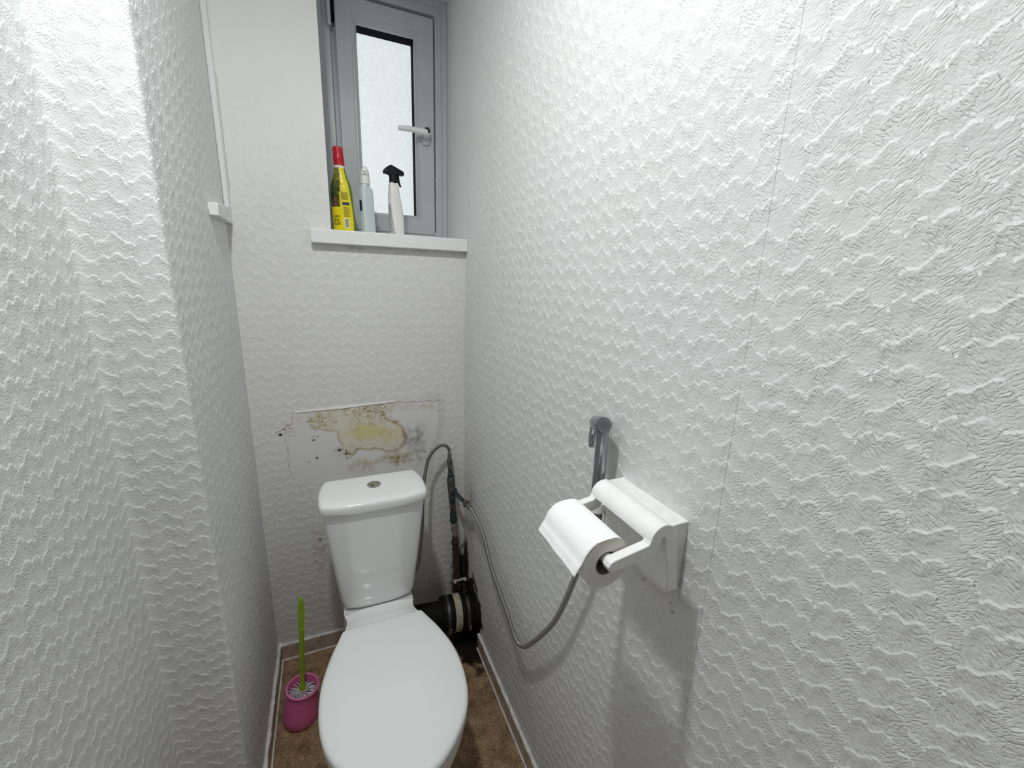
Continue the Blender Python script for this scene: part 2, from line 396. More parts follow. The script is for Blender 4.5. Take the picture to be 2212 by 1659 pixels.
def back_attr(x, z):
    col = (1, .987, .962); fl = .2
    if abs(x + .2404) < .0007 and 1.63 < z < 1.95: col = mul(col, (.45, .44, .42))
    if x > .20 and z > 1.2: fl = max(fl, .35 * sstep(1.2, 1.6, z))
    fl = max(fl, .85 * sstep(1.55, 1.95, z))
    if -.22 < x < .42 and .58 < z < .97:
        jx, jz = x + .006 * nz(x, z, 60, 3), z + .006 * nz(x, z, 60, 9)
        if inpoly(jx, jz, OUT):
            fl = 1.0; e = dline(jx, jz, OUT, True)
            col = mul(col, (.97, .965, .98))
            if e < .0022 and jz < .93: col = mul(col, (.72, .70, .66))
            wx, wz = x + .012 * fbm(x, z, 22, 1), z + .012 * fbm(x, z, 22, 5)
            n1 = fbm(x, z, 45, 2); n2 = fbm(x, z, 110, 4)
            if inpoly(wx, wz, CREAM):
                col = mul(col, (.945, .92, .80)); col = mul(col, (.80, .74, .58), sstep(.05, .6, n1) * .6)
            g = math.hypot((wx - .108) / .085, (wz - .843) / .036)
            col = mul(col, (.95, .88, .54), sstep(1.15, .4, g))
            g = math.hypot((wx - .19) / .05, (wz - .825) / .03); col = mul(col, (.97, .92, .66), sstep(1.2, .5, g) * .7)
            g = math.hypot((wx - .122) / .02, (wz - .866) / .02); col = mul(col, (.68, .68, .62), sstep(1.1, .3, g) * (.5 + n1))
            d = dline(wx, wz, RIM); k = .75 + .5 * nz(x, z, 25, 8)
            thick = .0035 + .003 * max(0, nz(x, z, 30, 6)) + (.003 if x > .2 else 0)
            col = mul(col, (.50, .35, .17), exp(-(d / thick) ** 2) * k)
            d = dline(wx, wz, RIM2); col = mul(col, (.66, .53, .36), exp(-(d / .004) ** 2) * k * .8)
            g = math.hypot((wx - .288) / .05, (wz - .80) / .06); col = mul(col, (.42, .44, .46), max(0, sstep(1.25, .2, g) * (.65 + 1.0 * n1)))
            g = math.hypot((wx - .30) / .05, (wz - .72) / .05); col = mul(col, (.56, .57, .57), max(0, sstep(1.2, .2, g) * (.4 + 1.1 * n1)))
            g = math.hypot((wx - .215) / .075, (wz - .725) / .03); col = mul(col, (.55, .44, .24), max(0, sstep(1.25, .3, g) * (.75 + n1)))
            g = math.hypot((wx - .09) / .06, (wz - .71) / .03); col = mul(col, (.68, .59, .42), max(0, sstep(1.3, .3, g) * (.6 + n1)))
            for px, pz, r in ((-.067, .905, .04), (-.031, .90, .03), (-.15, .875, .03), (.10, .925, .07), (.17, .925, .05)):
                g = math.hypot(wx - px, wz - pz) / r; col = mul(col, (.52, .43, .27), max(0, sstep(1.15, .2, g) * (.22 + 1.2 * n2)))
            for px, pz, r in ((.01, .79, .02), (.03, .772, .03), (-.0745, .836, .012)):
                g = math.hypot(wx - px, wz - pz) / r; col = mul(col, (.35, .29, .22), max(0, sstep(1.1, .2, g) * (.2 + 1.5 * n2)))
            if e < .035 and z > .90: col = mul(col, (.85, .80, .68), max(0, .4 + n1))
        elif dline(jx, jz, OUT, True) < .02 and x > .33: col = mul(col, (.9, .89, .88))
    for hx, hz, r in HOLES:
        d = math.hypot(x - hx, z - hz)
        if d < r: col = (.02, .018, .015)
        elif hx == -.1753 and d < r * 1.7: col = (.95, .95, .95)
    g = math.hypot((x + .085) / .03, (z - .40) / .16); col = mul(col, (.72, .63, .47), max(0, sstep(1.1, .1, g) * (.45 + fbm(x, z, 40, 7))))
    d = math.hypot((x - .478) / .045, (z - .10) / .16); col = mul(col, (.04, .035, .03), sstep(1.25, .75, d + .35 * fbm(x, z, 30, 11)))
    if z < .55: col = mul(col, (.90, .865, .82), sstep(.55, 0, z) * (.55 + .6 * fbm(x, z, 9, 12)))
    if 1.485 < z < 1.515 and x > .02: col = mul(col, (.60, .50, .40), sstep(.0, .45, fbm(x * .35, z, 40, 3)) * sstep(1.492, 1.505, z))
    return col, fl
xs = lines((LX, -.22, .01), (-.2412, -.2396, .0004), (-.21, .40, .0028), (.40, RX, .006), (WX0, WX0, 1))
zs = lines((FZ, .60, .012), (.60, .965, .0028), (.965, 1.56, .02), (WZ0, WZ0, 1), (1.56, WZ1, .03), (WZ1, CZ, .05), (1.485, 1.515, .0035))
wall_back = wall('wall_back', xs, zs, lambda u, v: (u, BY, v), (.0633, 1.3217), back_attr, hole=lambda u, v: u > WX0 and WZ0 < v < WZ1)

def right_attr(y, z):
    col = (1, 1, 1); fl = 0.0
    fl = max(fl, .55 * sstep(1.25, 1.5, y) * sstep(1.2, 1.6, z))
    if y > 1.56: fl = .8
    # paper joint
    if abs(y - .3652) < .0004 and z > .80 - .1: col = mul(col, (.42, .42, .41), .6 + .4 * (nz(0, z, 9, 4)))
    # smooth old paint below the roll holder
    P = [(.405, .955), (.56, .955), (.55, .90), (.47, .885), (.425, .87)]
    if inpoly(y + .008 * nz(y, z, 40, 2), z + .008 * nz(y, z, 40, 5), P): fl = .9; col = mul(col, (.96, .95, .92))
    for py, pz in ((.423, .905), (.418, .893), (.49, .90)):
        if math.hypot(y - py, z - pz) < .003: col = mul(col, (.5, .42, .34))
    # sooty grime round the soil pipe
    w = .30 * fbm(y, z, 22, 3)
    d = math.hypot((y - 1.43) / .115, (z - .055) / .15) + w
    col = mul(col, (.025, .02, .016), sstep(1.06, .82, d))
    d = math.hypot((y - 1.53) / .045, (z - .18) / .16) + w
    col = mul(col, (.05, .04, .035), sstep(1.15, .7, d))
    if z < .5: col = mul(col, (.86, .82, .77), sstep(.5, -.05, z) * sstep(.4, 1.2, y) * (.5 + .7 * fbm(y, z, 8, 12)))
    d = math.hypot((y - 1.46) / .05, (z - .45) / .22); col = mul(col, (.66, .56, .48), max(0, sstep(1.2, .2, d) * (.3 + fbm(y, z, 20, 9))))
    return col, fl
ys = lines((FY, .36, .06), (.3645, .3659, .00035), (.38, .60, .004), (.60, 1.14, .03), (1.14, BY, .004), (BY, 2.0, .06))
zs = lines((FZ, .36, .005), (.36, .84, .02), (.84, .97, .004), (.97, CZ, .02))
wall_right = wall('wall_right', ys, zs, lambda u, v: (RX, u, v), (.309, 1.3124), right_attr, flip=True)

# left wall unfolded: near part, front of the pier, side of the pier, with rounded corners
prof = [(AX, FY)] + [(AX, y) for y in frange(-1.2, .94, .1)]
def arc(cx, cy, r, a0, a1, n=6): return [(cx + r * cos(radians(a0 + (a1 - a0) * k / n)), cy + r * sin(radians(a0 + (a1 - a0) * k / n))) for k in range(n + 1)]
prof += arc(AX + .016, PY - .016, .016, 180, 90) + [(-.33, PY), (-.30, PY)] + arc(LX - .009, PY + .009, .009, -90, 0)
prof += [(LX, y) for y in frange(PY + .03, BY, .05)]
acc = [0]
for a, b_ in zip(prof, prof[1:]): acc.append(acc[-1] + math.dist(a, b_))
def pofu(u):
    for k in range(len(acc)):
        if abs(acc[k] - u) < 1e-9: return prof[k]
kk = min(range(len(prof)), key=lambda k: abs(prof[k][0] + .33) + abs(prof[k][1] - PY))
u_mid = acc[kk] + (-.3277 + .33)
def left_attr(u, z):
    x, y = pofu(u); col = (1, 1, 1)
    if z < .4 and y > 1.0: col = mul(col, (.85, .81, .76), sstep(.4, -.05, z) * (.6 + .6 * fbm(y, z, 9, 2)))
    return col, (.3 * sstep(1.7, 2.2, z) if y > 1.0 else 0)
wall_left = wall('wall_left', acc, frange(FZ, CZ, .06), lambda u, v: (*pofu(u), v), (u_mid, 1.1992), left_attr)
wall_front = wall('wall_front', [AX, RX], [FZ, CZ], lambda u, v: (u, FY, v), (0, 0), flip=True); wall_front.data.materials[0] = M['hall']

def floor_obj():
    xs = lines((AX - .01, .25, .05), (.25, RX, .006)); ys_ = lines((FY, 1.0, .08), (1.0, BY, .008))
    me = bpy.data.meshes.new('floor'); n = len(xs)
    me.from_pydata([(x, y, FZ) for y in ys_ for x in xs], [], [(j * n + i, j * n + i + 1, j * n + i + 1 + n, j * n + i + n) for j in range(len(ys_) - 1) for i in range(n - 1)])
    ca = me.color_attributes.new('stain', 'FLOAT_COLOR', 'POINT'); k = 0
    for y in ys_:
        for x in xs:
            d = math.hypot((x - .455) / .07, (y - 1.40) / .17) + .35 * fbm(x, y, 25, 1)
            t = sstep(1.1, .85, d); ca.data[k].color = (.97 * t, .98 * t, .985 * t, 1); k += 1
    me.materials.append(M['floor'])
    o = bpy.data.objects.new('floor', me); COL.objects.link(o); return struct(o)
floor_obj()
struct(MB().box(AX - .02, RX + .02, FY - .02, BY + .02, CZ, CZ + .02).build('ceiling', M['ceil'], smooth=False))

# window recess lining (head, left cheek, bed of the sill)
struct(MB().box(WX0 - .02, WX0, BY + .001, WY + .09, WZ0, WZ1).box(WX0 - .02, RX, BY + .001, WY + .09, WZ1, WZ1 + .02).box(WX0 - .02, RX, BY + .002, WY + .09, WZ0 - .06, WZ0 - .04)
       .build('trim_1', M['ceil'], smooth=False))

# torn lip of paper along the top of the bare patch
pts = [(-.125, .944), (-.06, .9475), (0, .950), (.057, .952), (.12, .954), (.17, .9545), (.211, .955)]
rings = []
for q in spline([(a, 0, b_) for a, b_ in pts], 6):
    w = .0045 * sin(pi * min(1, max(0, (q.x + .13) / .345))) + .0015; j = .0022 * nz(q.x, 0, 60)
    rings.append([(q.x, BY - .0008, q.z + .004), (q.x, BY - .0015, q.z + .001), (q.x, BY - .0022 - w * .2, q.z - w + j), (q.x, BY - .0018 - w * .2, q.z - w + j), (q.x, BY - .0012, q.z), (q.x, BY - .0004, q.z + .002)])
MB().loft(rings).build('torn_paper_edge', M['trim'], wall_back)

# ------------------------------------------------------------------ SKIRTING
def skirting(name, path, inward):
    """path 2D, inward = unit normal into the room"""
    h = .066; t = .011; a, b_ = path; ix, iy = inward
    mb = MB(); n = 40; rings = []
    for k in range(n + 1):
        x = a[0] + (b_[0] - a[0]) * k / n; y = a[1] + (b_[1] - a[1]) * k / n
        sec = [(0, 0), (t, 0), (t, h - .004), (t - .004, h), (0, h)]
        rings.append([(x + ix * d, y + iy * d, FZ + z) for d, z in sec])
    o = struct(mb.loft(rings).build(name, M['skirt']))
    mb = MB(); P = []; R_ = []
    for k in range(121):
        x = a[0] + (b_[0] - a[0]) * k / 120; y = a[1] + (b_[1] - a[1]) * k / 120; j = nz(x * 1.3, y * 1.3, 40, 3)
        P.append((x + ix * (.0065 + .001 * j), y + iy * (.0065 + .001 * j), FZ + h + .002 * nz(x, y, 50, 1))); R_.append(.0062 + .0022 * j)
    mb.tube(P, R_, 8).build('caulk_bead', M['caulk'], o)
    P = []
    for k in range(61):
        x = a[0] + (b_[0] - a[0]) * k / 60; y = a[1] + (b_[1] - a[1]) * k / 60
        P.append((x + ix * (t + .002 + .0012 * nz(x, y, 30, 5)), y + iy * (t + .002 + .0012 * nz(x, y, 30, 5)), FZ + .002))
    MB().tube(P, .003, 6).build('floor_sealant', M['caulk'], o)
skirting('baseboard_left', ((LX, PY + .01), (LX, BY)), (1, 0))
skirting('baseboard_back', ((LX + .012, BY), (.36, BY)), (0, -1))
skirting('baseboard_right', ((RX, FY), (RX, 1.33)), (-1, 0))

# corner boxing that ends in a small block
tr = MB().box(LX, LX + .016, BY - .016, BY, 1.592, CZ).build('trim_2', M['ceil'], bevel=.004)
struct(tr)
blk = MB()
vs = [(LX, 1.345, 1.547), (LX + .022, 1.345, 1.547), (LX + .016, BY, 1.549), (LX, BY, 1.549), (LX, 1.345, 1.578), (LX + .022, 1.345, 1.578), (LX + .016, BY, 1.595), (LX, BY, 1.595)]
blk.add(vs, [(3, 2, 1, 0), (4, 5, 6, 7), (0, 1, 5, 4), (1, 2, 6, 5), (2, 3, 7, 6), (3, 0, 4, 7)])
b_o = blk.build('boxing_end_block', M['trim'], bevel=.002)
b_o['label'] = 'small white end block of the corner boxing, high on the left wall'; b_o['category'] = 'trim block'

# ------------------------------------------------------------------ WINDOW
win = bpy.data.objects.new('window_1', None); COL.objects.link(win); win.location = (.26, WY, WZ0); struct(win)
def frame_ring(mb, x0, x1, z0, z1, sec):
    """mitred frame: sec = list of (inset, y) going round the section"""
    loops = [[(x0 + d, y, z0 + d), (x1 - d, y, z0 + d), (x1 - d, y, z1 - d), (x0 + d, y, z1 - d)] for d, y in sec]
    o = len(mb.v)
    for l in loops: mb.v += l
    n = len(sec)
    for j in range(n):
        for k in range(4):
            a = o + j * 4 + k; b2 = o + j * 4 + (k + 1) % 4; c = o + ((j + 1) % n) * 4 + (k + 1) % 4; d = o + ((j + 1) % n) * 4 + k
            mb.face((a, b2, c, d))
SX0, SX1, SZ0, SZ1 = .090, .437, 1.585, 2.355
mb = MB(); frame_ring(mb, WX0, RX - .001, WZ0, WZ1, [(0, WY - .012), (.016, WY - .012), (.022, WY + .004), (.042, WY + .004), (.046, WY + .022), (.075, WY + .022), (.075, WY + .085), (0, WY + .085)])
mb.build('window_frame', M['upvc'], win, bevel=.0012)
mb = MB(); frame_ring(mb, SX0, SX1, SZ0, SZ1, [(0, WY + .012), (0, WY + .002), (.003, WY - .001), (.052, WY - .001), (.055, WY + .003), (.060, WY + .001), (.070, WY + .012), (.072, WY + .020), (.072, WY + .026), (.045, WY + .026), (.045, WY + .084), (.02, WY + .084), (.02, WY + .012)])
sash = mb.build('sash', M['upvc'], win, bevel=.0008)
gx0, gx1, gz0, gz1 = SX0 + .072, SX1 - .072, SZ0 + .072, SZ1 - .085
mb = MB(); frame_ring(mb, gx0 - .012, gx1 + .012, gz0 - .012, gz1 + .025, [(0, WY + .0265), (.0118, WY + .0265), (.0118, WY + .078), (0, WY + .078)])
gk = mb.build('glazing_gasket', M['gasket'], win, smooth=False)
MB().box(gx0 - .01, gx1 + .01, WY + .079, WY + .083, gz0 - .01, gz1 + .02).build('glass_pane', M['glass'], win, smooth=False)
# black line along the head of the glazing
# window handle
hx, hz, hy = .402, 1.955, WY - .001
ovals = []
for y, s_ in ((hy, 1), (hy - .008, 1), (hy - .011, .84)):
    ovals.append([(hx + .016 * s_ * cos(a), y, hz + .006 + .019 * s_ * sin(a) + (.024 * s_ if sin(a) > 0 else -.024 * s_)) for a in [2 * pi * k / 28 for k in range(28)]])
hp = MB().loft(ovals).build('handle', M['upvc'], win)
mb = MB(); P = spline([(hx, hy - .008, hz), (hx, hy - .030, hz), (hx - .014, hy - .040, hz), (hx - .06, hy - .044, hz + .001), (hx - .112, hy - .044, hz - .001)], 8)
R_ = [.013] * 8 + [.0125] * 8 + [.0085 + .0035 * (1 - k / 16) for k in range(17)]
mb.tube(P, R_, 14).build('lever', M['white'], hp)
MB().lathe([(0.0, -.006), (.0115, -.006), (.011, .003), (0, .0035)], (hx - .004, hy - .043, hz + .006), (-.25, -1, .25), 20).build('lock_barrel', M['black'], hp)
# friction hinge on the hanging side
MB().box(.066, .078, WY - .016, WY + .004, 2.245, 2.40).build('hinge', M['upvc'], win, bevel=.003)
MB().box(.0795, .088, WY - .010, WY + .004, 2.262, 2.40).build('hinge_pin', M['gasket'], win, bevel=.002)
# sill board with rounded nose
mb = MB(); mb.box(-.032, RX, 1.537, BY - .0005, WZ0 - .044, WZ0); mb.box(WX0 + .0005, RX, BY - .0005, WY + .03, WZ0 - .04, WZ0)
mb.build('window_sill', M['sill'], win, bevel=.003)
# dirt spots on the glass are part of the glass finish

# ------------------------------------------------------------------ TOILET
TX = .098
toilet = thing('toilet', 'white close-coupled toilet with its lid closed, below the window', 'toilet', (TX, 1.0, FZ))
LIDW = [(.667, 0.0), (.672, .040), (.687, .0745), (.722, .115), (.772, .153), (.828, .174), (.897, .1815), (.974, .1755), (1.053, .153), (1.112, .1285), (1.134, .119), (1.140, .108)]
def lid_half(sc=1.0, grow=0.0, y0=None):
    pts = spline([(w, y, 0) for y, w in LIDW], 5); r = []
    for p in pts: r.append((p.x, p.y))
    return r
def outline(sx, sy, yc=.90, cx=TX, tip=0.0):
    h = lid_half(); R_ = [(cx + w * sx, yc + (y - yc) * sy) for w, y in h]; L_ = [(cx - w * sx, yc + (y - yc) * sy) for w, y in h[1:]]
    return L_[::-1] + R_
def ring(sx, sy, z, tilt=0.0): return [(x, y, z + tilt * (y - .9)) for x, y in outline(sx, sy)]
LT = .385
# bowl with foot
mb = MB(); rg = []
for z, sx, sy, yc in ((LT - .047, .93, .955, .0), (LT - .055, .95, .965, 0), (LT - .08, .945, .96, 0), (LT - .12, .90, .92, .012), (LT - .19, .74, .80, .05), (LT - .27, .60, .70, .09), (LT - .34, .54, .68, .10), (FZ + .03, .55, .70, .10), (FZ + .0005, .57, .72, .10)):
    rg.append([(x, y + yc, z) for x, y in outline(sx, sy)])
bowl = mb.loft(rg).build('bowl', M['ceramic'], toilet, ang=60)
# rear shelf of the pan that carries the cistern
mb = MB(); rg = []
def shelf(y, hw, z0, z1):
    n = 14; top = [(TX + hw * (1 - 2 * k / n), y, z1 - .010 * abs(1 - 2 * k / n) ** 4) for k in range(n + 1)]
    return [(TX + hw, y, z0)] + top + [(TX - hw, y, z0)]
for y, hw, z1 in ((1.06, .140, LT - .05), (1.09, .134, LT - .030), (1.12, .1245, LT - .020), (1.145, .1165, LT - .0185), (1.170, .1095, LT - .0205), (1.195, .1050, LT - .029), (1.215, .1035, LT - .0345), (1.230, .1055, LT - .0355), (1.239, .1090, LT - .0345), (1.245, .1105, LT - .0360), (1.250, .111, LT - .0395), (1.256, .111, LT - .042), (1.38, .112, LT - .041)):
    rg.append(shelf(y, hw, LT - .16, z1))
mb.loft(rg).build('cistern_shelf', M['ceramic'], toilet, ang=50)
# seat ring and lid
mb = MB()
mb.loft([ring(.955, .968, LT - .046), ring(.985, .985, LT - .041), ring(.99, .99, LT - .030), ring(.975, .98, LT - .024)]).build('seat', M['seatp'], toilet, ang=60)
mb = MB(); T_ = .02
rg = [ring(.975, .985, LT - .022, 0), ring(.995, .997, LT - .020, 0), ring(1.0, 1.0, LT - .013), ring(.992, .995, LT - .005), ring(.97, .982, LT - .0005), ring(.93, .955, LT + .002), ring(.8, .86, LT + .0055), ring(.55, .62, LT + .010), ring(.28, .33, LT + .0125), ring(.05, .06, LT + .0132)]
mb.loft(rg).build('lid', M['seatp'], toilet, ang=70)
# cistern
def dplan(hw, yf, yb, bulge, rb=.012, n=9):
    """D-shaped plan: straight back, bowed front"""
    P = []
    pts = [(hw * .80, yb), (hw * .90, yb - .006), (hw * .97, yb - .045), (hw, yb - .09), (hw * .985, yf + bulge * .62), (hw * .90, yf + bulge * .28), (hw * .60, yf + bulge * .07), (hw * .3, yf + bulge * .012), (0, yf)]
    sp_ = spline([(a, b2, 0) for a, b2 in pts], 5)
    R_ = [(p.x, p.y) for p in sp_]; L_ = [(-p.x, p.y) for p in sp_[:-1]]
    return [(TX + .002 + x, y) for x, y in R_ + L_[::-1]]
mb = MB(); rg = []
for z, hw, yf in ((.345, .098, 1.262), (.348, .109, 1.251), (.356, .1165, 1.246), (.375, .1205, 1.243), (.45, .129, 1.236), (.55, .140, 1.228), (.65, .150, 1.221), (.70, .1550, 1.2175), (.7185, .1565, 1.216)):
    rg.append([(x, y, z) for x, y in dplan(hw, yf, 1.393, .062)])
mb.loft(rg).build('cistern', M['ceramic'], toilet, ang=50)
mb = MB(); rg = []
for z, d in ((.7175, .009), (.7195, .002), (.725, 0), (.738, 0), (.744, .001), (.7485, .0045), (.7505, .010), (.7515, .03)):
    rg.append([(x, y, z) for x, y in dplan(.1635 - d, 1.203 + d, 1.396 - d * .6, .066)])
mb.loft(rg).build('cistern_lid', M['ceramic'], toilet, ang=50)
fb = MB().lathe([(0, 0), (.0225, 0), (.0215, .004), (.0165, .005), (.016, .003), (0, .003)], (.104, 1.314, .750), n=32).build('flush_button', M['brightchrome'], toilet)
for sgn in (-1, 1):
    P = []
    for k in range(13):
        a = radians(-78 + 156 * k / 12) if sgn > 0 else radians(102 + 156 * k / 12)
        P.append((.104 + .0145 * cos(a), 1.314 + .0145 * sin(a)))
    P.append((.104 - .0025 + sgn * .0035, 1.314 - .0135 if sgn < 0 else 1.314 + .0135))
    P = [(x + .0, y) for x, y in P]
    MB().loft([[(x, y, .7525) for x, y in P], [(x, y, .7552) for x, y in P]]).build('push_plate', M['brightchrome'], fb, bevel=.0006)

# ------------------------------------------------------------------ BRUSH AND POT
bx, by, bz = -.170, 1.290, FZ
AXT = Vector((.11, 0, 1)).normalized()
pot = thing('brush_pot', 'pink plastic toilet brush pot on the floor beside the toilet', 'brush pot', (bx, by, bz))
mb = MB(); mb.lathe([(0, .0), (.049, .0), (.0545, .005), (.0565, .024), (.055, .047), (.051, .073), (.0475, .096), (.0473, .113), (.0495, .125), (.0465, .125), (.044, .115), (.0435, .096), (.047, .046), (.048, .016), (0, .012)], (bx, by, bz), AXT, 40, caps=False)
mb.build('pot_body', M['pink'], pot, ang=60)
mb = MB(); c = Vector((bx, by, bz)) + AXT * .1255; P = []
N_ = (Vector((1, 0, 0)) - AXT * AXT.x).normalized(); B_ = AXT.cross(N_)
P = [c + (N_ * cos(2 * pi * k / 40) + B_ * sin(2 * pi * k / 40)) * .0482 for k in range(41)]
mb.tube(P, .0032, 8).build('pot_rim', M['pinkrim'], pot)
AXB = Vector((.062, 0, 1)).normalized()
brush = thing('toilet_brush', 'lime green handled toilet brush standing in the pink pot', 'toilet brush', (bx, by, bz + .02))
base = Vector((bx, by, bz)); hc = base + AXT * .114
mb = MB(); mb.lathe([(0, 0), (.011, 0), (.0105, .012), (.0075, .018), (.0068, .07), (.0073, .16), (.0076, .24)], hc, AXB, 16)
h2 = hc + AXB * .235; dz = AXT
# elongated loop at the end of the handle
P = [];
for k in range(33):
    a = 2 * pi * k / 32 - pi / 2
    P.append(h2 + AXB * (.060 + .060 * sin(a)) + Vector((.95, .3, 0)) * (.0058 * cos(a) * (1 - .35 * max(0, sin(a)))))
mb.tube(P, .0045, 8)
mb.build('handle', M['green'], brush)
mb = MB(); cc = base + AXT * .110
for k in range(150):
    a = 2 * pi * ((k * .618) % 1); hgt = -.060 * (k / 150) ** 1.2
    ln = .033 + .006 * random.random()
    d = N_ * cos(a) + B_ * sin(a); st = cc + AXT * hgt + d * .007
    mb.tube([st, st + d * ln * .6 + AXT * .004, st + d * ln - AXT * .002], [.0016, .0015, .0012], 5)
mb.lathe([(0, -.09), (.008, -.09), (.008, 0), (.012, .002), (.013, .006), (0, .007)], cc, AXT, 14)
br = mb.build('bristles', M['bristle'], brush)
# ------------------------------------------------------------------ SOIL PIPE
soil = thing('soil_pipe', 'black soil pipe with clamps running from the toilet into the wall corner', 'soil pipe', (.40, 1.40, .03))
sc_ = Vector((.40, 1.40, .085)); sd = Vector((1, -.05, -.06)).normalized()
def at(t): return sc_ + sd * t
MB().tube([at(-.24), at(-.12), at(.08)], [.052, .054, .055], 28).build('pipe_body', M['blackpipe'], soil)
MB().lathe([(0, -.055), (.068, -.055), (.070, -.05), (.070, .055), (.068, .06), (0, .06)], at(0), sd, 36).build('rubber_coupling', M['blackpipe'], soil)
for t in (-.036, .043):
    cl = MB().lathe([(.0705, -.006), (.0722, -.006), (.0722, .006), (.0705, .006)], at(t), sd, 40, caps=False).build('hose_clamp', M['clamp'], soil)
    q = at(t) + Vector((0, -.0715, -.018)); MB().box(q.x - .005, q.x + .005, q.y - .006, q.y, q.z - .012, q.z + .012).build('clamp_screw', M['dullsteel'], cl, bevel=.001)
tp = MB().lathe([(.0703, -.0135), (.0712, -.0135), (.0712, .0135), (.0703, .0135)], at(.0035), sd, 48, caps=False).build('paper_band', M['tape'], soil)
mb = MB()
for a0, ln, t in ((28, 10, 0), (32, 9, .003), (14, 16, -.002), (4, 10, .002), (-4, 8, -.001)):
    # faint black writing along the band
    P = []
    for k in range(7):
        a = radians(180 + 0) ; th = radians(a0 - ln * k / 6)
        N2 = Vector((0, -1, 0)); Z2 = sd.cross(N2).normalized(); Z2 = Z2 if Z2.z > 0 else -Z2
        P.append(at(.0035 + t + .0012 * sin(k * 2.1)) + (N2 * cos(th) + Z2 * sin(th)) * .0713)
    mb.tube(P, .0007, 4)
mb.build('band_writing', M['ink'], tp)
MB().tube([at(.07), at(.095)], [.064, .066], 28).build('wall_socket', M['blackpipe'], soil)

# ------------------------------------------------------------------ WATER PIPE + HOSES
wp = thing('water_pipe', 'corroded green and black water supply pipe in the back corner', 'water pipe', (.44, 1.515, .10))
def pz(z):  # pipe axis leans a little
    t = (z - .143) / (.709 - .143); return Vector((.446 + (.412 - .446) * t, 1.52, z))
def seg(name, m, z0, z1, prof_, n=18): return MB().lathe([(0, 0)] + [(r, (z1 - z0) * h) for r, h in prof_] + [(0, z1 - z0)], pz(z0), (pz(z1) - pz(z0)), n).build(name, m, wp, ang=40)
seg('hose_nut', M['brass'], .662, .712, [(.0085, 0), (.0105, .1), (.0105, .35), (.0085, .4), (.011, .5), (.0118, .9), (.008, 1)], 8)
seg('compression_joint', M['verdark'], .628, .664, [(.009, 0), (.0125, .1), (.0125, .5), (.009, .6), (.009, 1)], 8)
seg('compression_nut', M['verdigris'], .597, .632, [(.014, 0), (.0165, .1), (.0165, .85), (.013, 1)], 8)
tee = seg('tee_body', M['verdigris'], .535, .60, [(.014, 0), (.0155, .1), (.0135, .3), (.0155, .5), (.0155, .95), (.012, 1)], 20)
MB().lathe([(0, -.005), (.0155, -.005), (.0165, .012), (.0155, .018), (0, .018)], pz(.575), (.35, -.9, -.15), 20).build('branch_boss', M['verdigris'], tee)
seg('gate_joint', M['verdark'], .508, .537, [(.011, 0), (.0135, .2), (.0135, .8), (.011, 1)], 8)
seg('union', M['brass'], .476, .510, [(.010, 0), (.013, .15), (.0115, .4), (.0145, .55), (.0145, .8), (.011, 1)], 8)
seg('isolating_nut', M['verdark'], .425, .478, [(.014, 0), (.0165, .12), (.0165, .3), (.013, .4), (.0145, .55), (.0145, .8), (.011, 1)], 8)
seg('flaking_section', M['flaky'], .355, .428, [(.010, 0), (.0095, .15), (.013, .45), (.0135, .75), (.012, 1)])
seg('corroded_joint', M['rustpipe'], .312, .358, [(.012, 0), (.0155, .12), (.0155, .45), (.012, .6), (.011, 1)])
seg('blackened_pipe', M['rustpipe'], .095, .315, [(.016, 0), (.0165, .2), (.0135, .3), (.016, .45), (.0145, .6), (.015, .8), (.0135, 1)])
pc = MB().box(.425, .482, 1.502, 1.51, .140, .150).build('pipe_clip', M['clip'], wp, bevel=.002)
for dx in (.429, .476): MB().lathe([(0, 0), (.006, 0), (.0055, .006), (0, .008)], (dx, 1.500, .145), (0, -1, 0), 12).build('clip_screw', M['clip'], pc)
br0 = pz(.575) + Vector((.35, -.9, -.15)).normalized() * .016; br1 = Vector((.446, 1.405, .567))
bp = MB().tube([br0, br0.lerp(br1, .5), br1], .0085, 12).build('branch_pipe', M['verdark'], wp)
dirb = (br1 - br0).normalized()
MB().lathe([(0, -.006), (.0135, -.006), (.014, .004), (.011, .006), (.0115, .012), (0, .012)], br1, dirb, 8).build('branch_nut', M['brass'], wp)

hose = thing('sprayer_hose', 'ribbed metal hose looping along the right wall to the hand sprayer', 'hose', (.45, .92, .39))
end = br1 + dirb * .012
HP = spline([tuple(end), (.455, 1.34, .560), (.455, 1.236, .538), (.455, 1.139, .463), (.452, 1.013, .418), (.449, .945, .393), (.447, .915, .389), (.447, .885, .396), (.447, .833, .447), (.448, .712, .631), (.449, .636, .826), (.450, .602, .945)], 14)
MB().tube(HP, .0068, 14, uv=True).build('hose_tube', M['hose'], hose)
MB().lathe([(0, -.002), (.009, -.002), (.0095, .010), (.0078, .022), (0, .022)], end, HP[3] - HP[0], 14).build('ferrule', M['dullsteel'], hose)
MB().lathe([(0, -.045), (.009, -.045), (.0105, -.03), (.0105, -.018), (.009, -.016), (.0105, -.014), (.0105, 0), (0, 0)], (.450, .598, .965), (0, -.03, 1), 16).build('swivel_nut', M['dullsteel'], hose)
ih = thing('inlet_hose', 'braided steel hose arching from the corner pipe to behind the cistern', 'hose', (.35, 1.5, .70))
IH = spline([tuple(pz(.712)), (.409, 1.515, .752), (.385, 1.50, .781), (.352, 1.485, .779), (.318, 1.475, .743), (.298, 1.455, .68), (.285, 1.43, .60), (.272, 1.40, .48), (.252, 1.375, .375), (.225, 1.36, .335)], 10)
MB().tube(IH, .0062, 12, uv=True).build('hose_tube', M['braid'], ih)
